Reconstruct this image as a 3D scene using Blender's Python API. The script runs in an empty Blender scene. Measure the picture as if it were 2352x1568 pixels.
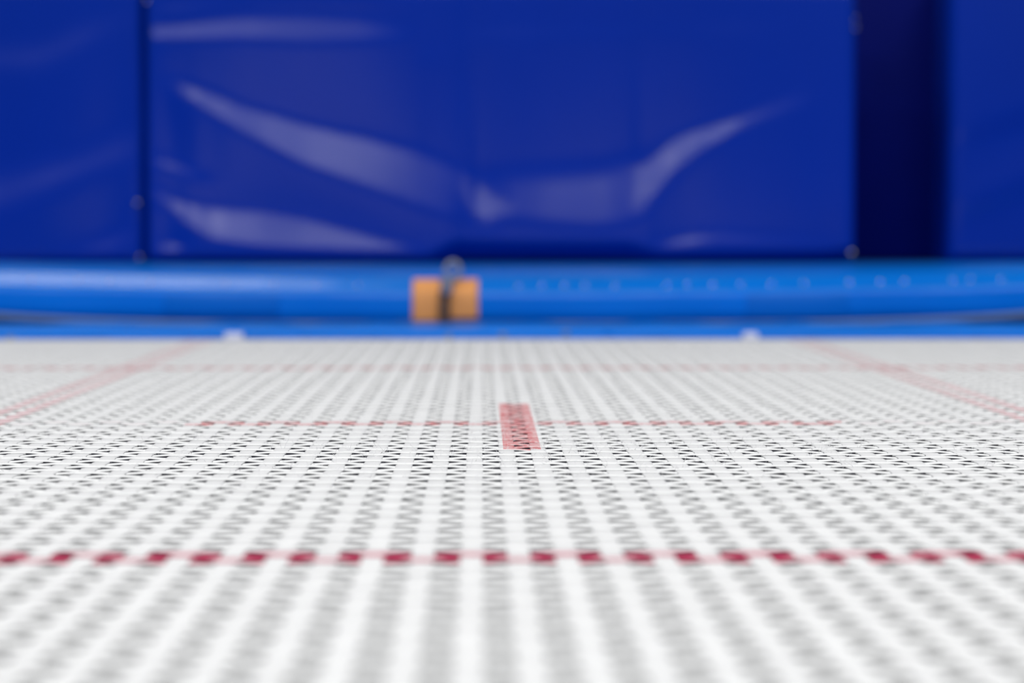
import bpy, bmesh, math, random
import numpy as np
from mathutils import Vector, Matrix

random.seed(7)
rng = np.random.default_rng(7)
scene = bpy.context.scene
COL = scene.collection

# ------------------------------------------------------------------ scale
F_PX = 5700.0          # focal length in pixels of the 2352 px wide frame
BED = 1.155            # height of the trampoline bed above the floor
CAM_H = 0.1946         # lens above the bed
P = 0.029              # pitch of the lengthwise webs
Q = 0.0274             # pitch of the crosswise webs
Y_LINE = 1.4929        # near red line
VX, VY = 1106.0, 540.0 # where the lengthwise webs converge in the photograph

# ------------------------------------------------------------------ camera
cam = bpy.data.cameras.new('camera')
cam.sensor_width = 36.0
cam.lens = F_PX * 36.0 / 2352.0
cam.clip_start = 0.02
cam.dof.use_dof = True
cam.dof.focus_distance = 2.20
cam.dof.aperture_fstop = cam.lens / 21.0
cam_o = bpy.data.objects.new('camera', cam)
COL.objects.link(cam_o)
cam_o.location = (0, 0, BED + CAM_H)
cam_o.rotation_euler = (math.radians(90 - math.degrees(math.atan(244 / F_PX))), 0, -math.atan(70 / F_PX))
scene.camera = cam_o

# ------------------------------------------------------------------ world, lamps, exposure
world = bpy.data.worlds.new('world')
scene.world = world
world.use_nodes = True
bg = world.node_tree.nodes['Background']
bg.inputs[0].default_value = (0.62, 0.76, 1.0, 1)
bg.inputs[1].default_value = 0.08
scene.view_settings.view_transform = 'Standard'
scene.view_settings.look = 'None'
scene.view_settings.exposure = 0.0
scene.view_settings.gamma = 1.0
scene.view_settings.use_curve_mapping = False


def area_lamp(x, y, z, sx, sy, power, aim=None):
    l = bpy.data.lights.new('area_lamp', 'AREA')
    l.shape = 'RECTANGLE'
    l.size, l.size_y = sx, sy
    l.energy = power
    l.color = (1.0, 0.987, 0.970)
    o = bpy.data.objects.new('area_lamp', l)
    COL.objects.link(o)
    o.location = (x, y, z)
    if aim:
        d = Vector(aim) - Vector((x, y, z))
        o.rotation_euler = d.to_track_quat('-Z', 'Y').to_euler()
    return o


for lx in (-3.6, 0.0, 3.6):                     # rows of lamps under the hall's ceiling
    for ly, e in ((-6.5, 122), (-2.2, 136), (2.1, 86)):
        area_lamp(lx, ly, 6.6, 2.4, 0.7, e * 1.05)
for lx in (-2.0, 5.2):  # extra lamps beyond the mats, added for the highlight on the end mat's shoulder
    area_lamp(lx, 8.8, 6.6, 2.4, 0.7, 55)

# ------------------------------------------------------------------ materials
def new_mat(name):
    m = bpy.data.materials.new(name)
    m.use_nodes = True
    nt = m.node_tree
    return m, nt, nt.nodes['Principled BSDF'], nt.nodes


def lin(c):
    return tuple(((v / 255 / 12.92) if v / 255 <= 0.04045 else ((v / 255 + 0.055) / 1.055) ** 2.4) for v in c)


def vinyl(name, col, rough=0.32, spec=0.5, bump=0.05, var=0.10):
    m, nt, b, n = new_mat(name)
    b.inputs['Roughness'].default_value = rough
    b.inputs['Specular IOR Level'].default_value = spec
    tc = n.new('ShaderNodeTexCoord')
    no = n.new('ShaderNodeTexNoise'); no.inputs['Scale'].default_value = 3.0; no.inputs['Detail'].default_value = 3
    nt.links.new(tc.outputs['Object'], no.inputs['Vector'])
    mx = n.new('ShaderNodeMix'); mx.data_type = 'RGBA'
    mx.inputs['A'].default_value = (*[c * (1 - var) for c in col], 1)
    mx.inputs['B'].default_value = (*[min(1, c * (1 + var)) for c in col], 1)
    nt.links.new(no.outputs['Fac'], mx.inputs['Factor'])
    nt.links.new(mx.outputs['Result'], b.inputs['Base Color'])
    fine = n.new('ShaderNodeTexNoise'); fine.inputs['Scale'].default_value = 260
    nt.links.new(tc.outputs['Object'], fine.inputs['Vector'])
    bp = n.new('ShaderNodeBump'); bp.inputs['Strength'].default_value = bump; bp.inputs['Distance'].default_value = 0.002
    nt.links.new(fine.outputs['Fac'], bp.inputs['Height'])
    nt.links.new(bp.outputs['Normal'], b.inputs['Normal'])
    return m


def plain(name, col, rough=0.5, metal=0.0, spec=0.5, noise=0.12, scale=20):
    m, nt, b, n = new_mat(name)
    b.inputs['Roughness'].default_value = rough
    b.inputs['Metallic'].default_value = metal
    b.inputs['Specular IOR Level'].default_value = spec
    tc = n.new('ShaderNodeTexCoord')
    no = n.new('ShaderNodeTexNoise'); no.inputs['Scale'].default_value = scale; no.inputs['Detail'].default_value = 4
    nt.links.new(tc.outputs['Object'], no.inputs['Vector'])
    mx = n.new('ShaderNodeMix'); mx.data_type = 'RGBA'
    mx.inputs['A'].default_value = (*[c * (1 - noise) for c in col], 1)
    mx.inputs['B'].default_value = (*[min(1, c * (1 + noise)) for c in col], 1)
    nt.links.new(no.outputs['Fac'], mx.inputs['Factor'])
    nt.links.new(mx.outputs['Result'], b.inputs['Base Color'])
    return m


RED = (0.52, 0.05, 0.115)
MARK = dict(x0=1.27 * P - 0.0172, x1=1.27 * P + 0.0172, y0=2.241, y1=2.85)


def webbing(name, col, root, marks, worn=0.0):
    """Woven nylon webbing; marks = painted rectangles (x0,x1,y0,y1) on the trampoline bed."""
    m, nt, b, n = new_mat(name)
    b.inputs['Roughness'].default_value = 0.55
    b.inputs['Specular IOR Level'].default_value = 0.12
    tc = n.new('ShaderNodeTexCoord')
    tc.object = root
    sep = n.new('ShaderNodeSeparateXYZ')
    nt.links.new(tc.outputs['Object'], sep.inputs[0])
    dirt = n.new('ShaderNodeTexNoise'); dirt.inputs['Scale'].default_value = 26; dirt.inputs['Detail'].default_value = 5
    nt.links.new(tc.outputs['Object'], dirt.inputs['Vector'])
    base = n.new('ShaderNodeMix'); base.data_type = 'RGBA'
    base.inputs['A'].default_value = (*[c * 0.90 for c in col], 1)
    base.inputs['B'].default_value = (*[min(1, c * 1.08) for c in col], 1)
    nt.links.new(dirt.outputs['Fac'], base.inputs['Factor'])
    out = base.outputs['Result']

    def math_(op, a, v=None):
        k = n.new('ShaderNodeMath'); k.operation = op
        nt.links.new(a, k.inputs[0])
        if v is not None:
            if isinstance(v, (int, float)):
                k.inputs[1].default_value = v
            else:
                nt.links.new(v, k.inputs[1])
        return k.outputs[0]
    for (x0, x1, y0, y1) in marks:
        f = math_('MULTIPLY', math_('GREATER_THAN', sep.outputs['X'], x0), math_('LESS_THAN', sep.outputs['X'], x1))
        f = math_('MULTIPLY', f, math_('GREATER_THAN', sep.outputs['Y'], y0))
        f = math_('MULTIPLY', f, math_('LESS_THAN', sep.outputs['Y'], y1))
        wear = n.new('ShaderNodeTexNoise'); wear.inputs['Scale'].default_value = 190; wear.inputs['Detail'].default_value = 3
        nt.links.new(tc.outputs['Object'], wear.inputs['Vector'])
        ramp = n.new('ShaderNodeMapRange')
        ramp.inputs['From Min'].default_value = 0.30; ramp.inputs['From Max'].default_value = 0.62
        ramp.inputs['To Min'].default_value = 0.22; ramp.inputs['To Max'].default_value = 0.8
        nt.links.new(wear.outputs['Fac'], ramp.inputs['Value'])
        f = math_('MULTIPLY', f, ramp.outputs['Result'])
        mx = n.new('ShaderNodeMix'); mx.data_type = 'RGBA'
        mx.inputs['B'].default_value = (0.62, 0.055, 0.065, 1)
        nt.links.new(out, mx.inputs['A']); nt.links.new(f, mx.inputs['Factor'])
        out = mx.outputs['Result']
    if worn:
        mr = n.new('ShaderNodeMapRange')          # dye rubbed off where a web rides on top of another
        mr.inputs['From Min'].default_value = BED + 0.00072; mr.inputs['From Max'].default_value = BED + 0.00105
        mr.inputs['To Min'].default_value = 0.0; mr.inputs['To Max'].default_value = worn
        nt.links.new(sep.outputs['Z'], mr.inputs['Value'])
        mx = n.new('ShaderNodeMix'); mx.data_type = 'RGBA'
        mx.inputs['B'].default_value = (0.80, 0.70, 0.72, 1)
        nt.links.new(out, mx.inputs['A']); nt.links.new(mr.outputs['Result'], mx.inputs['Factor'])
        out = mx.outputs['Result']
    nt.links.new(out, b.inputs['Base Color'])
    # fine twill of the woven tape
    w = n.new('ShaderNodeTexWave'); w.wave_type = 'BANDS'; w.bands_direction = 'DIAGONAL'
    w.inputs['Scale'].default_value = 800; w.inputs['Distortion'].default_value = 0.6
    nt.links.new(tc.outputs['Object'], w.inputs['Vector'])
    bp = n.new('ShaderNodeBump'); bp.inputs['Strength'].default_value = 0.25; bp.inputs['Distance'].default_value = 0.0003
    nt.links.new(w.outputs['Fac'], bp.inputs['Height'])
    nt.links.new(bp.outputs['Normal'], b.inputs['Normal'])
    return m


M_BRIGHT = vinyl('bright_blue_vinyl', (0.0, 0.18, 0.74), rough=0.25, spec=0.22)
M_BRIGHT2 = vinyl('bright_blue_cover_vinyl', (0.0, 0.172, 0.72), rough=0.34, spec=0.2)
M_PATCH = vinyl('teal_blue_patch', (0.0, 0.15, 0.63), rough=0.35, spec=0.2)
M_ROYAL = vinyl('royal_blue_vinyl', (0.0, 0.031, 0.39), rough=0.21, spec=0.42, var=0.06)
M_GAP_SHADE = vinyl('navy_gap_shade', (0.0, 0.004, 0.13), rough=0.5, spec=0.05, var=0.3)  # near-black blue carries the shade of the gap
M_GREY = plain('grey_piping', (0.11, 0.19, 0.40), rough=0.5)
M_STEEL = plain('galvanised_steel', (0.45, 0.46, 0.48), rough=0.35, metal=0.9)
M_CHROME = plain('bright_metal', (0.75, 0.75, 0.78), rough=0.18, metal=1.0, noise=0.03)
M_STUD = plain('dull_metal_stud', (0.30, 0.31, 0.38), rough=0.25, metal=1.0, noise=0.03)
M_TAN = plain('tan_leather', (0.86, 0.37, 0.115), rough=0.5, spec=0.2, noise=0.15, scale=30)
M_STRAP = plain('dark_brown_strap', (0.10, 0.055, 0.035), rough=0.7)
M_BUCKLE = plain('dull_grey_buckle', (0.20, 0.22, 0.28), rough=0.45, metal=0.2)
M_WHITE = plain('white_nylon', (0.78, 0.78, 0.80), rough=0.6)
M_LOOP = plain('pale_lavender_nylon', (0.60, 0.64, 0.85), rough=0.5)
M_FLOOR = plain('dark_sports_floor', (0.028, 0.027, 0.036), rough=0.6, noise=0.2, scale=4)
M_WALL = plain('dark_painted_wall', (0.045, 0.045, 0.075), rough=0.8, noise=0.05, scale=6)
M_BOARD = plain('plywood', (0.30, 0.20, 0.11), rough=0.7)

# ------------------------------------------------------------------ helpers
def link(name, me, mat=None, parent=None, loc=(0, 0, 0)):
    o = bpy.data.objects.new(name, me)
    COL.objects.link(o)
    if mat is not None and len(me.materials) == 0:
        me.materials.append(mat)
    o.location = loc
    if parent is not None:
        o.parent = parent
    return o


def empty(name, loc=(0, 0, 0)):
    o = bpy.data.objects.new(name, None)
    COL.objects.link(o)
    o.location = loc
    o.empty_display_size = 0.1
    return o


def tag(o, label, cat, group=None):
    o['label'] = label; o['category'] = cat
    if group: o['group'] = group
    return o


def smooth(me, on=True):
    me.polygons.foreach_set('use_smooth', [on] * len(me.polygons))
    return me


def mesh(name, v, f, sm=True):
    me = bpy.data.meshes.new(name)
    me.from_pydata([tuple(p) for p in v], [], f)
    me.update()
    return smooth(me, sm)


def box_mesh(name, sx, sy, sz, bev=0.0, seg=3, base=True):
    bm = bmesh.new()
    bmesh.ops.create_cube(bm, size=1)
    bmesh.ops.scale(bm, vec=(sx, sy, sz), verts=bm.verts)
    if base:
        bmesh.ops.translate(bm, vec=(0, 0, sz / 2), verts=bm.verts)
    if bev > 0:
        bmesh.ops.bevel(bm, geom=bm.edges[:], offset=bev, segments=seg, profile=0.5, affect='EDGES')
    me = bpy.data.meshes.new(name)
    bm.to_mesh(me); bm.free()
    return smooth(me, bev > 0)


def tube_mesh(name, pts, r, seg=8):
    pts = [Vector(p) for p in pts]
    v, f = [], []
    n = len(pts)
    for i, p in enumerate(pts):
        d = (pts[min(i + 1, n - 1)] - pts[max(i - 1, 0)]).normalized()
        up = Vector((0, 0, 1)) if abs(d.z) < 0.9 else Vector((1, 0, 0))
        a = d.cross(up).normalized(); b = a.cross(d)
        rr = r[i] if isinstance(r, (list, tuple)) else r
        for k in range(seg):
            t = 2 * math.pi * k / seg
            v.append(p + a * (rr * math.cos(t)) + b * (rr * math.sin(t)))
    for i in range(n - 1):
        for k in range(seg):
            k2 = (k + 1) % seg
            f.append((i * seg + k, i * seg + k2, (i + 1) * seg + k2, (i + 1) * seg + k))
    f.append(tuple(range(seg - 1, -1, -1)))
    f.append(tuple((n - 1) * seg + k for k in range(seg)))
    return mesh(name, v, f)


def px(x, y, Y):
    """world X and height above the bed of a photograph pixel at depth Y"""
    return (x - VX) * Y / F_PX, CAM_H - (y - VY) * Y / F_PX


# ================================================================== SETTING
def struct(name, me, mat, loc):
    o = link(name, me, mat, None, loc)
    o['kind'] = 'structure'
    return o


struct('floor', box_mesh('floor', 24, 26, 0.1), M_FLOOR, (0, 0, -0.1))
struct('wall_back', box_mesh('wall_back', 24, 0.2, 7.0), M_WALL, (0, 12.0, 0))

# ================================================================== TRAMPOLINE
tramp = empty('trampoline')
tag(tramp, 'white woven web trampoline bed with red marking lines in the foreground', 'trampoline')
ZB = BED

M_WEFT = webbing('white_cross_webbing', (0.86, 0.87, 0.87), tramp, [(MARK['x0'], MARK['x1'], MARK['y0'], MARK['y1'])])
M_WARP = webbing('white_length_webbing', (0.76, 0.765, 0.77), tramp, [(MARK['x0'], MARK['x1'], MARK['y0'], MARK['y1'])])
M_REDWEB = webbing('red_webbing', RED, tramp, [], 0.62)
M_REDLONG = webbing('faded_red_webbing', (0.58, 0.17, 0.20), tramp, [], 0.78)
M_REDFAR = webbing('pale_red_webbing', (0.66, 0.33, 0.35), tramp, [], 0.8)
ARM = (-10.5 * P, 12.9 * P, 0.0, 9.0)
M_ARMWEB = webbing('white_webbing_with_red_arm', (0.86, 0.87, 0.87), tramp, [ARM, (MARK['x0'], MARK['x1'], MARK['y0'], MARK['y1'])], 0.6)

T = 0.00105      # thickness of a web
A = 0.00050      # how far it rises and dips
N0, N1 = -36, 37           # lengthwise webs
K0, K1 = -37, 111          # crosswise webs
WARP_X = lambda n: (n + 0.77) * P
WEFT_Y = lambda k: Y_LINE + Q / 2 + k * Q


def profile(w, t):
    e = t * 0.42
    h, g = w / 2, t / 2
    return [(-h, -g * 0.25), (-h, g * 0.25), (-h + e, g), (0, g * 1.12), (h - e, g), (h, g * 0.25), (h, -g * 0.25), (h - e, -g), (0, -g * 0.9), (-h + e, -g)]


def strip_mesh(name, length_pts, heights, w, along):
    """a long woven tape: section swept along x or y"""
    pr = profile(w, T)
    m = len(pr)
    v, f = [], []
    wob = [0.0, 0.0, 0.0]
    for s, z in zip(length_pts, heights):
        wob = [0.8 * u + random.gauss(0, sd) for u, sd in zip(wob, (0.00018, 0.00004, 0.00016))]
        for (c, dz) in pr:
            c = c * (1 + wob[2] * 60) + wob[0]
            zz = z + dz + wob[1]
            v.append((s, -c, zz) if along == 'x' else (c, s, zz))
    for i in range(len(length_pts) - 1):
        for k in range(m):
            k2 = (k + 1) % m
            f.append((i * m + k, (i + 1) * m + k, (i + 1) * m + k2, i * m + k2))
    f.append(tuple(range(m)))
    f.append(tuple((len(length_pts) - 1) * m + k for k in range(m - 1, -1, -1)))
    return mesh(name, v, f)


def weave(i0, i1, pos, pitch, crosswidth, sign_of):
    fl = crosswidth / 2 * 0.78
    s, z = [], []
    for i in range(i0, i1 + 1):
        c = pos(i)
        a = sign_of(i) * A
        if i == i0:
            s.append(c - pitch * 0.5); z.append(a)
        s += [c - fl, c, c + fl]; z += [a, a * 1.08, a]
        if i < i1:
            b = -a
            g0, g1 = c + fl, pos(i + 1) - fl
            for t in (0.18, 0.34, 0.5, 0.66, 0.82):
                q = t * t * (3 - 2 * t)
                s.append(g0 + (g1 - g0) * t); z.append(a + (b - a) * q)
        else:
            s.append(c + pitch * 0.5); z.append(a)
    return s, z


W_WARP, W_WEFT = 0.0138, 0.0137
# weft k runs over warp n when k + n is odd
weft_me = []
for par in (0, 1) * 4:
    s, z = weave(N0, N1, WARP_X, P, W_WARP, lambda n: 1 if (par + n) % 2 else -1)
    weft_me.append(strip_mesh('cross_web', s, z, W_WEFT, 'x'))
warp_me = []
for par in (0, 1) * 3:
    s, z = weave(K0, K1, WEFT_Y, Q, W_WEFT, lambda k: -1 if (par + k) % 2 else 1)
    warp_me.append(strip_mesh('length_web', s, z, W_WARP, 'y'))
for me in weft_me: me.materials.append(M_WEFT)
for me in warp_me: me.materials.append(M_WARP)

XL, XR = WARP_X(N0) - P * 0.5, WARP_X(N1) + P * 0.5
YN, YF = WEFT_Y(K0) - Q * 0.5, WEFT_Y(K1) + Q * 0.5


def hem_mesh():
    """flat doubled border the webs are sewn into"""
    w, t = 0.035, 0.0036
    bm = bmesh.new()
    outer = [(XL - w, YN - w), (XR + w, YN - w), (XR + w, YF + w), (XL - w, YF + w)]
    inner = [(XL + 0.004, YN + 0.004), (XR - 0.004, YN + 0.004), (XR - 0.004, YF - 0.004), (XL + 0.004, YF - 0.004)]
    vs = []
    for z in (-t / 2, t / 2):
        vs.append([bm.verts.new((x, y, z)) for x, y in outer] + [bm.verts.new((x, y, z)) for x, y in inner])
    lo, hi = vs
    for i in range(4):
        j = (i + 1) % 4
        bm.faces.new((hi[i], hi[j], hi[4 + j], hi[4 + i]))
        bm.faces.new((lo[j], lo[i], lo[4 + i], lo[4 + j]))
        bm.faces.new((lo[i], lo[j], hi[j], hi[i]))
        bm.faces.new((lo[4 + j], lo[4 + i], hi[4 + i], hi[4 + j]))
    bmesh.ops.recalc_face_normals(bm, faces=bm.faces[:])
    me = bpy.data.meshes.new('bed'); bm.to_mesh(me); bm.free()
    return me


bed = link('bed', hem_mesh(), M_WHITE, tramp, (0, 0, ZB))
bed['label'] = 'white woven web bed sewn into a border'


def web(name, me, loc, mat=None):
    o = bpy.data.objects.new(name, me)
    COL.objects.link(o)
    o.parent = bed
    o.location = loc
    if mat is not None:
        o.material_slots[0].link = 'OBJECT'
        o.material_slots[0].material = mat
    return o


kc = round((2.5676 - WEFT_Y(0)) / Q)
kf = round((3.613 - WEFT_Y(0)) / Q)
red_k = {0, -1, kf, kf + 1}
arm_k = {kc, kc - 1}
red_n = {-19, -18, 19, 20}
for k in range(K0, K1 + 1):
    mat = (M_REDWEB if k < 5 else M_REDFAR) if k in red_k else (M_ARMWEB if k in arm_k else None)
    o = web('cross_web', weft_me[k % 2 + 2 * random.randrange(4)], (0, WEFT_Y(k) + random.uniform(-0.0007, 0.0007), random.uniform(-0.00012, 0.00012)), mat)
    if k in red_k: o['label'] = 'red crosswise web'
for n in range(N0, N1 + 1):
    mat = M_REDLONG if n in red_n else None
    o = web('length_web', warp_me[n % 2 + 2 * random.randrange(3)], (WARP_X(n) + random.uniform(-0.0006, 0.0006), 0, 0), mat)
    if n in red_n: o['label'] = 'red lengthwise web'


def fuzz_mesh():
    """frayed nylon fibres standing out of the worn webs"""
    v, f = [], []
    def fibre(p, L, r):
        a = random.uniform(0, 2 * math.pi)
        el = random.uniform(0.05, 1.1)
        d = Vector((math.cos(a) * math.cos(el), math.sin(a) * math.cos(el), math.sin(el)))
        bend = Vector((random.uniform(-1, 1), random.uniform(-1, 1), random.uniform(-1.6, 0.1))) * random.uniform(0.2, 1.3)
        pts = []
        q = Vector(p)
        for i in range(6):
            pts.append(q.copy())
            q = q + d * (L / 5)
            d = (d + bend / 5).normalized()
        b0 = len(v)
        for i, q in enumerate(pts):
            rr = r * (1 - 0.6 * i / 5)
            for k in range(3):
                t = 2 * math.pi * k / 3
                v.append((q.x + rr * math.cos(t), q.y, q.z + rr * math.sin(t)))
        for i in range(5):
            for k in range(3):
                k2 = (k + 1) % 3
                f.append((b0 + i * 3 + k, b0 + i * 3 + k2, b0 + (i + 1) * 3 + k2, b0 + (i + 1) * 3 + k))
    for i in range(800):                                   # tufts, thickest where the bed is jumped on
        y = random.gauss(2.27, 0.22)
        if not 1.6 < y < 3.0: continue
        x = random.uniform(-0.55, 0.62) if random.random() < 0.5 else random.gauss(0.04, 0.16)
        n = round(x / P - 0.77)
        x = WARP_X(n) + random.choice((-1, 1)) * W_WARP * random.uniform(0.2, 0.6)
        for j in range(random.randint(1, 6)):
            fibre((x + random.gauss(0, 0.003), y + random.gauss(0, 0.004), 0.0006), random.uniform(0.003, 0.014) * random.choice((0.6, 1, 1)), random.uniform(0.0001, 0.00026))
    for i in range(9000):                                  # short nap all over the worn middle
        y = random.uniform(1.7, 3.1); x = random.uniform(-0.7, 0.8)
        fibre((x, y, 0.0009 if random.random() < .7 else 0.0003), random.uniform(0.001, 0.0035), 0.00009)
    return mesh('fuzz', v, f)


M_FUZZ = plain('white_nylon_fibre', (0.86, 0.86, 0.88), rough=0.4, noise=0.05)
fz = link('fuzz', fuzz_mesh(), M_FUZZ, bed)
fz['kind'] = 'stuff'
fz['label'] = 'frayed white nylon fibres'

# steel frame and legs under the pads
fx0, fx1, fy0, fy1 = XL - 0.34, XR + 0.34, YN - 0.36, YF + 0.36
zt = ZB - 0.045
frame_pts = [(fx0, fy0, zt), (fx1, fy0, zt), (fx1, fy1, zt), (fx0, fy1, zt)]
for i in range(4):
    a, b = Vector(frame_pts[i]), Vector(frame_pts[(i + 1) % 4])
    link('frame_tube', tube_mesh('frame_tube', [a, a.lerp(b, .5), b], 0.028, 12), M_STEEL, tramp)
for (lx, ly, s) in ((fx0, 1.1, -1), (fx0, 4.0, -1), (fx1, 1.1, 1), (fx1, 4.0, 1)):
    link('leg', tube_mesh('leg', [(lx, ly, zt), (lx - s * .02, ly, 0.5), (lx - s * .05, ly, 0.03)], 0.025, 10), M_STEEL, tramp)
    link('foot', box_mesh('foot', 0.16, 0.10, 0.03, 0.008), M_STEEL, tramp, (lx - s * .05, ly, 0))

# white web loops at the far edge of the bed
for (xx, wd) in ((540, 42), (1722, 34)):
    X, _ = px(xx, 772, 4.60)
    o = link('edge_loop', box_mesh('edge_loop', wd * 4.60 / F_PX, 0.03, 0.013, 0.003), M_LOOP, tramp, (X, YF + 0.02, ZB + 0.002))

# ================================================================== PADS
def swept(name, prof, x0, x1, nx, bow=lambda x, y, z: (0, 0)):
    v, f = [], []
    m = len(prof)
    for i in range(nx + 1):
        x = x0 + (x1 - x0) * i / nx
        for (y, z) in prof:
            dy, dz = bow(x, y, z)
            v.append((x, y + dy, z + dz))
    for i in range(nx):
        for k in range(m):
            k2 = (k + 1) % m
            f.append((i * m + k, (i + 1) * m + k, (i + 1) * m + k2, i * m + k2))
    f.append(tuple(range(m)))
    f.append(tuple(nx * m + k for k in range(m - 1, -1, -1)))
    me = mesh(name, v, f)
    bm = bmesh.new(); bm.from_mesh(me)
    bmesh.ops.recalc_face_normals(bm, faces=bm.faces[:])
    bm.to_mesh(me); bm.free()
    return smooth(me)


def arc(cy, cz, r, a0, a1, n=7):
    return [(cy + r * math.cos(math.radians(a0 + (a1 - a0) * i / (n - 1))), cz + r * math.sin(math.radians(a0 + (a1 - a0) * i / (n - 1)))) for i in range(n)]


# flat cover over the far springs, right behind the bed
ripple = lambda x: 0.0016 * math.sin(x * 23) + 0.001 * math.sin(x * 61 + 1)
spad = empty('spring_pad', (0, 4.80, ZB))
tag(spad, 'low bright blue spring cover directly behind the white trampoline bed', 'pad')
pr = ([(4.605, -0.012), (4.600, 0.004)] + arc(4.612, 0.010, 0.012, 180, 95, 5) + [(4.70, 0.0235), (4.85, 0.0225), (4.965, 0.020)]
      + [(4.985, 0.012), (4.985, -0.012)])
pr = [(y - 4.80, z) for y, z in pr]
link('cover', swept('cover', pr, -1.42, 1.50, 120, lambda x, y, z: (0, ripple(x) if z > 0 else 0)), M_BRIGHT2, spad)
# raised puckers along the cover's front hem, a few in metal added as glints
for xx in (25, 240, 430, 700, 950, 1030, 1155, 1300, 1395, 1525, 1860, 1960, 2080, 2250):
    X, z = px(xx, 766, 4.60)
    b = bmesh.new(); bmesh.ops.create_uvsphere(b, u_segments=10, v_segments=6, radius=0.005)
    bmesh.ops.scale(b, vec=(1.5, 0.7, 0.8), verts=b.verts)
    me = bpy.data.meshes.new('hem_bump'); b.to_mesh(me); b.free(); smooth(me)
    link('hem_bump', me, M_BRIGHT2 if xx not in (25, 1030, 1155, 1300) else M_BUCKLE, spad, (X, 4.601 - 4.80, 0.008 + random.uniform(-.004, .006)))

# thick padded mat behind it
def bow(x, y, z):
    q = max(-1.07, min(1.07, (x - 0.05) / 1.0))
    k = max(0.0, min(1.0, (0.75 - y) / 0.5))
    return (0.0, 0.0135 * q * q * k if z > 0.03 else 0.010 * q * q * k)


mat0 = empty('end_mat', (0, 5.0, ZB))
tag(mat0, 'thick bright blue vinyl mat with shiny rounded front edge below the tall mats', 'mat')
mp = [(0.02, 0.012), (0.004, 0.020), (0.0, 0.040), (0.0, 0.066), (0.001, 0.0785), (0.004, 0.0815)] + \
     [(0.010, 0.0846), (0.022, 0.0907), (0.036, 0.0978), (0.050, 0.1049)] + [(0.056, 0.1074), (0.066, 0.1098), (0.09, 0.1135), (0.16, 0.1195), (0.35, 0.1255), (0.60, 0.1275), (1.3, 0.1275), (1.33, 0.11), (1.33, 0.012)]
mrip = lambda x, z: 0.0010 * math.sin(x * 17 + z * 40) + 0.0006 * math.sin(x * 47)
link('cover', swept('cover', mp, -1.60, 1.75, 160, lambda x, y, z: (mrip(x, z) if y < 0.2 else 0, bow(x, y, z)[1] if y < 0.7 else 0)), M_BRIGHT, mat0)
# piping along its foot
pts = []
for i in range(61):
    x = -1.5 + 3.15 * i / 60
    q = max(-1.1, min(1.1, (x - 0.05) / 1.0))
    pts.append((x, -0.006, 0.0135 + 0.017 * q ** 4))
link('piping', tube_mesh('piping', pts, 0.0075, 10), M_GREY, mat0)
# slightly darker patches on the front face
for (a, b_, t_, bt) in ((378, 640, 676, 722), (1715, 1948, 676, 728)):
    X0, zt_ = px(a, t_, 5.0); X1, zb_ = px(b_, bt, 5.0)
    me = box_mesh('patch', X1 - X0, 0.0035, zt_ - zb_, 0.0015, 2)
    xm = (X0 + X1) / 2
    link('patch', me, M_PATCH, mat0, (xm, -0.0015, zb_ + 0.0))
# metal beads added to stand in for the vinyl's glints along the shoulder
for xx in (70, 178, 250, 343, 515, 628, 725, 822, 1192, 1245, 1298, 1345, 1415, 1535, 1582, 1640, 1705, 1775, 1850, 1955, 2028, 2083, 2195, 2237, 2308):
    X, _ = px(xx, 650, 5.0)
    b = bmesh.new(); bmesh.ops.create_uvsphere(b, u_segments=12, v_segments=8, radius=0.0042)
    bmesh.ops.scale(b, vec=(1.0, 1.0, 0.8), verts=b.verts)
    me = bpy.data.meshes.new('glint_bead'); b.to_mesh(me); b.free(); smooth(me)
    link('glint_bead', me, M_CHROME, mat0, (X, 0.023, 0.0915 + bow(X, 0.02, 0.09)[1]))

# side and near pads of the trampoline
def side_pad(name, label, x, y0, y1, w):
    me = box_mesh('cover', w, y1 - y0, 0.045, 0.016, 4)
    r = empty(name, (x, (y0 + y1) / 2, ZB - 0.012))
    tag(r, label, 'pad')
    link('cover', me, M_BRIGHT2, r)
    link('seam', tube_mesh('seam', [(0, -(y1 - y0) / 2 + .02, 0.0455), (0, 0, 0.0455), (0, (y1 - y0) / 2 - .02, 0.0455)], 0.002, 6), M_GREY, r)


side_pad('side_pad', 'long blue frame pad along the left side of the trampoline', XL - 0.215, YN - 0.05, 4.58, 0.34)
side_pad('side_pad', 'long blue frame pad along the right side of the trampoline', XR + 0.215, YN - 0.05, 4.58, 0.34)
npad = empty('end_pad', (0.04, YN - 0.26, ZB - 0.012))
tag(npad, 'blue frame pad at the near end of the trampoline', 'pad')
link('cover', box_mesh('cover', XR - XL + 0.75, 0.36, 0.045, 0.016, 4), M_BRIGHT2, npad)

# deck that carries the mats
deck = empty('end_deck', (0.05, 5.9, 0))
tag(deck, 'steel framed plywood end deck under the blue mats', 'deck')
link('deck_board', box_mesh('deck_board', 3.4, 1.8, 0.03, 0.004), M_BOARD, deck, (0, 0, ZB + 0.004 - 0.03))
for sx in (-1.6, 1.6):
    for sy in (-0.8, 0.8):
        link('leg', tube_mesh('leg', [(sx, sy, ZB - 0.018), (sx, sy, 0.6), (sx, sy, 0.0)], 0.02, 10), M_STEEL, deck)

# ================================================================== FASTENER
fas = empty('strap_fastener', (px(1022, 690, 4.98)[0], 4.995, ZB))
tag(fas, 'tan orange leather fastener with grey buckle on the bright blue mat', 'fastener')
fx = fas.location.x


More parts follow.
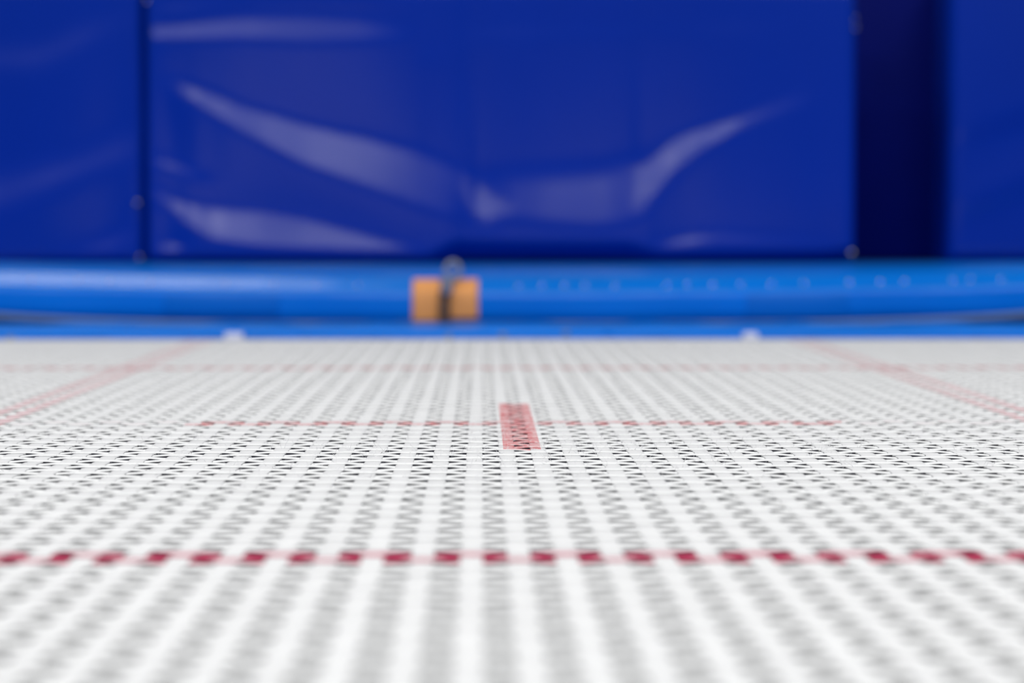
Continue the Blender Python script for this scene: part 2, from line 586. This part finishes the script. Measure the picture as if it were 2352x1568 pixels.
def tab(x0, x1, yt, yb, th):
    X0, _ = px(x0, yt, 4.99); X1, z0 = px(x1, yb, 4.99)
    pr = [(-0.006, z0), (-0.007, z0 + 0.004), (-0.006, 0.060), (-0.0055, 0.080), (-0.002, 0.0865), (0.012, 0.0940), (0.036, 0.1062), (0.040, 0.1062), (0.041, 0.1030), (0.020, 0.0900), (0.006, 0.0800), (0.004, 0.060), (0.004, z0)]
    return link('tab', swept('tab', [(y + 0.005, z) for y, z in pr], X0 - fx, X1 - fx, 6, lambda x, y, z: (0, 0)), M_TAN, fas)


tab(947, 1012, 645, 737, 0.012)
tab(1030, 1098, 643, 731, 0.012)
X, z1 = px(1020, 668, 4.98); _, z0 = px(1020, 745, 4.98)
link('strap', box_mesh('strap', 0.021, 0.008, z1 - z0, 0.002, 2), M_STRAP, fas, (X - fx, -0.014, z0))
X, z1 = px(1026, 640, 4.98); _, z0 = px(1020, 676, 4.98)
link('buckle', box_mesh('buckle', 0.024, 0.010, z1 - z0, 0.003, 3), M_BUCKLE, fas, (X - fx, -0.018, z0))
X, zc = px(1040, 622, 5.0)
ring = [(X - fx + 0.014 * math.cos(t), 0.012 + 0.010 * math.sin(t), zc + 0.018 * math.sin(t)) for t in [2 * math.pi * i / 20 for i in range(21)]]
link('ring', tube_mesh('ring', ring, 0.0055, 8), M_BUCKLE, fas)

# ================================================================== TALL MATS
def tall_mat(name, label, X0, X1, z0, z1, yf, depth, folds, cell=0.0075, round_=0.02, seam=None, tuck=None):
    """an upright vinyl covered mat; folds = list of (keys, softness) where keys are
    (x, y_top, y_bottom, slope) photo positions of the creases on its front face"""
    w, h = X1 - X0, z1 - z0
    nx, nz = int(w / cell), int(h / cell)
    xs = np.linspace(X0, X1, nx + 1); zs = np.linspace(z1, z0, nz + 1)
    XX, ZZ = np.meshgrid(xs, zs)
    UX = VX + XX * F_PX / yf
    UY = VY + (CAM_H - ZZ) * F_PX / yf
    S = np.zeros_like(UX)
    for keys, st, sb in folds:
        k = np.array(keys, float)
        t = np.interp(UX, k[:, 0], k[:, 1]); b = np.interp(UX, k[:, 0], k[:, 2])
        a = np.interp(UX, k[:, 0], k[:, 3], left=0, right=0)
        up = np.clip((UY - t + st) / (2 * st), 0, 1); up = up * up * (3 - 2 * up)
        dn = np.clip((b + sb - UY) / (2 * sb), 0, 1); dn = dn * dn * (3 - 2 * dn)
        S += a * up * dn
    D = np.cumsum(S, axis=0) * (h / nz)
    D = D - np.linspace(0, 1, nz + 1)[:, None] * D[-1:, :]
    kern = np.exp(-0.5 * (np.arange(-9, 10) / 2.2) ** 2); kern /= kern.sum()
    pad = np.pad(D, ((0, 0), (9, 9)), mode='edge')
    D = sum(kern[i] * pad[:, i:i + D.shape[1]] for i in range(19))
    if seam is not None:
        D -= 0.004 * np.exp(-((UX - seam) / 10.0) ** 2)
    # rounded rim
    ex = np.minimum(XX - X0, X1 - XX); ez = np.minimum(ZZ - z0, z1 - ZZ)
    e = np.minimum(ex, ez)
    q = np.clip(e / round_, 0, 1)
    R = round_ * (1 - np.sqrt(np.clip(1 - (1 - q) ** 2, 0, 1)))
    fade = np.clip(e / 0.012, 0, 1)
    if tuck is not None:                      # lower hem drawn in under the mat
        k = np.array(tuck, float)
        t = np.interp(UX, k[:, 0], k[:, 1]); a = np.interp(UX, k[:, 0], k[:, 2])
        d = np.clip(UY - t, 0, None) * yf / F_PX
        R = R + a * d * d / (d + 0.012)
    YY = yf - D * fade + R
    v = np.stack([XX - (X0 + X1) / 2, YY - yf, ZZ - z0], -1).reshape(-1, 3)
    f = []
    for i in range(nz):
        for j in range(nx):
            a = i * (nx + 1) + j
            f.append((a, a + nx + 1, a + nx + 2, a + 1))
    front = v.shape[0]
    back = [(-w / 2, depth, h), (w / 2, depth, h), (w / 2, depth, 0), (-w / 2, depth, 0)]
    v = [tuple(p) for p in v] + back
    top = [j for j in range(nx + 1)]
    bot = [nz * (nx + 1) + j for j in range(nx + 1)]
    lef = [i * (nx + 1) for i in range(nz + 1)]
    rig = [i * (nx + 1) + nx for i in range(nz + 1)]
    f.append(tuple([front + 1, front] + top)[::1])
    f.append(tuple([front + 3, front + 2] + bot[::-1]))
    f.append(tuple([front, front + 3] + lef[::-1]))
    f.append(tuple([front + 2, front + 1] + rig))
    f.append((front, front + 1, front + 2, front + 3))
    me = mesh('cover', v, f)
    for p in me.polygons:
        if len(p.vertices) > 4: p.use_smooth = False
    me.polygons[len(me.polygons) - 1].use_smooth = False
    root = empty(name, ((X0 + X1) / 2, yf, ZB + z0))
    tag(root, label, 'mat', 'tall blue mats behind the trampoline')
    link('cover', me, M_ROYAL, root)
    return root


YC = 5.80
Zb = 0.1310
zt_c = px(0, -30, YC)[1]
K = 0.27
folds_c = [
    ([(385, 178, 196, 0.6 * K), (430, 192, 235, 1.0 * K), (560, 245, 312, 1.15 * K), (700, 285, 388, 1.15 * K), (850, 315, 442, 0.95 * K), (960, 345, 480, .7 * K), (1040, 380, 510, .6 * K), (1070, 400, 520, .0)], 18, 14),
    ([(345, 424, 440, 0), (356, 430, 452, K), (420, 464, 515, 1.2 * K), (490, 478, 556, 1.35 * K), (600, 484, 570, 1.35 * K), (720, 502, 578, 1.2 * K), (850, 538, 582, 1.1 * K), (960, 568, 584, .9 * K), (1000, 580, 590, 0)], 18, 10),
    ([(350, 560, 584, 0), (375, 556, 584, 1.2 * K), (420, 562, 586, 1.1 * K), (445, 572, 590, 0)], 8, 8),
    ([(350, 355, 375, 0), (365, 358, 387, 1.0 * K), (430, 383, 417, .9 * K), (520, 410, 440, 0)], 12, 12),
    ([(340, 66, 96, .7 * K), (400, 62, 98, 1.0 * K), (560, 40, 100, .9 * K), (700, 38, 108, .85 * K), (830, 46, 104, .72 * K), (900, 56, 100, .5 * K), (960, 60, 100, 0)], 18, 14),
    ([(345, 24, 44, .0), (400, 14, 36, .6 * K), (600, 2, 12, .5 * K), (1000, -2, 6, .4 * K), (1060, -2, 6, 0)], 8, 8),
    ([(1455, 380, 500, 0), (1480, 385, 500, .7 * K), (1510, 350, 455, 1.0 * K), (1550, 318, 400, 1.15 * K), (1620, 296, 342, 1.1 * K), (1700, 266, 304, .62 * K), (1830, 215, 255, .3 * K), (1880, 195, 230, 0)], 12, 12),
    ([(1085, 385, 470, 0), (1130, 400, 500, .5 * K), (1250, 395, 520, .75 * K), (1380, 385, 530, .78 * K), (1470, 360, 515, .6 * K), (1500, 330, 480, 0)], 42, 24),
    ([(1056, 385, 420, 0), (1078, 392, 480, .95 * K), (1102, 425, 532, 1.0 * K), (1128, 465, 535, .6 * K), (1185, 470, 505, 0)], 20, 14),
    ([(1490, 560, 580, 0), (1510, 558, 576, .9 * K), (1570, 540, 574, 1. * K), (1640, 533, 563, .7 * K), (1900, 545, 575, .25 * K), (1940, 550, 575, 0)], 12, 9),
    ([(1040, 80, 130, 0), (1100, 60, 100, .25 * K), (1400, 60, 90, .2 * K), (1700, 50, 90, .15 * K), (1800, 60, 90, 0)], 20, 20),
    ([(960, 110, 160, 0), (1000, 100, 160, .25 * K), (1030, 100, 150, 0)], 15, 15),
]
X0c, X1c = px(337, 0, YC)[0], px(1967, 0, YC)[0]
cm = tall_mat('tall_mat', 'tall royal blue vinyl mat with wrinkled shiny front, middle of the mats', X0c, X1c, Zb, zt_c, YC, 0.20, folds_c, seam=1055,
              tuck=[(330, 584, 1.5), (700, 584, 1.7), (980, 582, 1.6), (1045, 548, 1.4), (1250, 552, 1.5), (1440, 552, 1.4), (1520, 574, 1.6), (1900, 570, 1.7), (1967, 562, 1.7)])

YL = 5.83
folds_l = [
    ([(-500, 420, 500, .4 * K), (0, 400, 500, .6 * K), (180, 360, 420, .65 * K), (300, 300, 380, .55 * K), (325, 290, 370, .4 * K)], 50, 40),
    ([(-500, 120, 180, .2 * K), (100, 110, 170, .45 * K), (200, 60, 120, .45 * K), (320, 20, 60, .15 * K)], 40, 40),
    ([(100, 600, 620, 0), (180, 570, 592, .7 * K), (250, 545, 590, .75 * K), (320, 510, 560, .5 * K)], 20, 20),
]
lm = tall_mat('tall_mat', 'plain royal blue mat left of the wrinkled middle mat', px(-330, 0, YL)[0], px(333, 0, YL)[0], Zb, zt_c + .004, YL, 0.20, folds_l, cell=0.01)

YR = 6.00
folds_r = [
    ([(2185, 300, 345, 0), (2220, 300, 340, -.5 * K), (2352, 255, 300, -.55 * K), (2700, 150, 200, -.8 * K)], 22, 22),
    ([(2185, 480, 520, 0), (2220, 475, 515, -.6 * K), (2352, 420, 465, -.65 * K), (2700, 300, 350, -.9 * K)], 20, 20),
    ([(2185, 400, 470, 0), (2220, 400, 460, .12 * K), (2352, 350, 410, .12 * K), (2700, 250, 300, .1 * K)], 30, 25),
]
rm = tall_mat('tall_mat', 'royal blue mat at the right edge, past the dark navy gap', px(2178, 0, YR)[0], px(2700, 0, YR)[0], Zb, zt_c + .06, YR, 0.20, folds_r, cell=0.01, round_=0.03)

# dark panel added in the gap, the recess's shade put into its colour
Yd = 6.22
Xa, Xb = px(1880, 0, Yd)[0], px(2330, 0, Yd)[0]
dk = empty('gap_shade_panel', ((Xa + Xb) / 2, Yd, ZB + 0.1300))
tag(dk, 'dark navy panel added in the gap between the right two blue mats, shade in its colour', 'mat')
link('cover', box_mesh('cover', Xb - Xa, 0.08, zt_c - 0.02, 0.015, 3), M_GAP_SHADE, dk, (0, 0.04, 0.0))
link('edge_binding', tube_mesh('edge_binding', [((Xb - Xa) / 2 - .012, -0.002, 0.01), ((Xb - Xa) / 2 - .012, -0.002, .3), ((Xb - Xa) / 2 - .012, -0.002, zt_c - .13)], 0.004, 6), M_GAP_SHADE, dk)

# bright press studs on the mats' corners
def glint_bead(root, xx, yy, Yd, r=0.006):
    X, z = px(xx, yy, Yd)
    b = bmesh.new(); bmesh.ops.create_uvsphere(b, u_segments=14, v_segments=8, radius=r)
    bmesh.ops.scale(b, vec=(1, 0.6, 1), verts=b.verts)
    me = bpy.data.meshes.new('press_stud'); b.to_mesh(me); b.free(); smooth(me)
    o = link('press_stud', me, M_STUD, root, (X - root.location.x, Yd - root.location.y, z + ZB - root.location.z))
    o['label'] = 'small metal snap fastener'


glint_bead(cm, 343, 8, YC + 0.010)
glint_bead(cm, 1956, 10, YC + 0.008, 0.007)
glint_bead(cm, 1962, 45, YC + 0.012, 0.004)
glint_bead(cm, 1964, 68, YC + 0.012, 0.004)
glint_bead(cm, 1957, 582, YC + 0.006, 0.008)
glint_bead(lm, 318, 468, YL + 0.002)
glint_bead(lm, 322, 592, YL + 0.004)
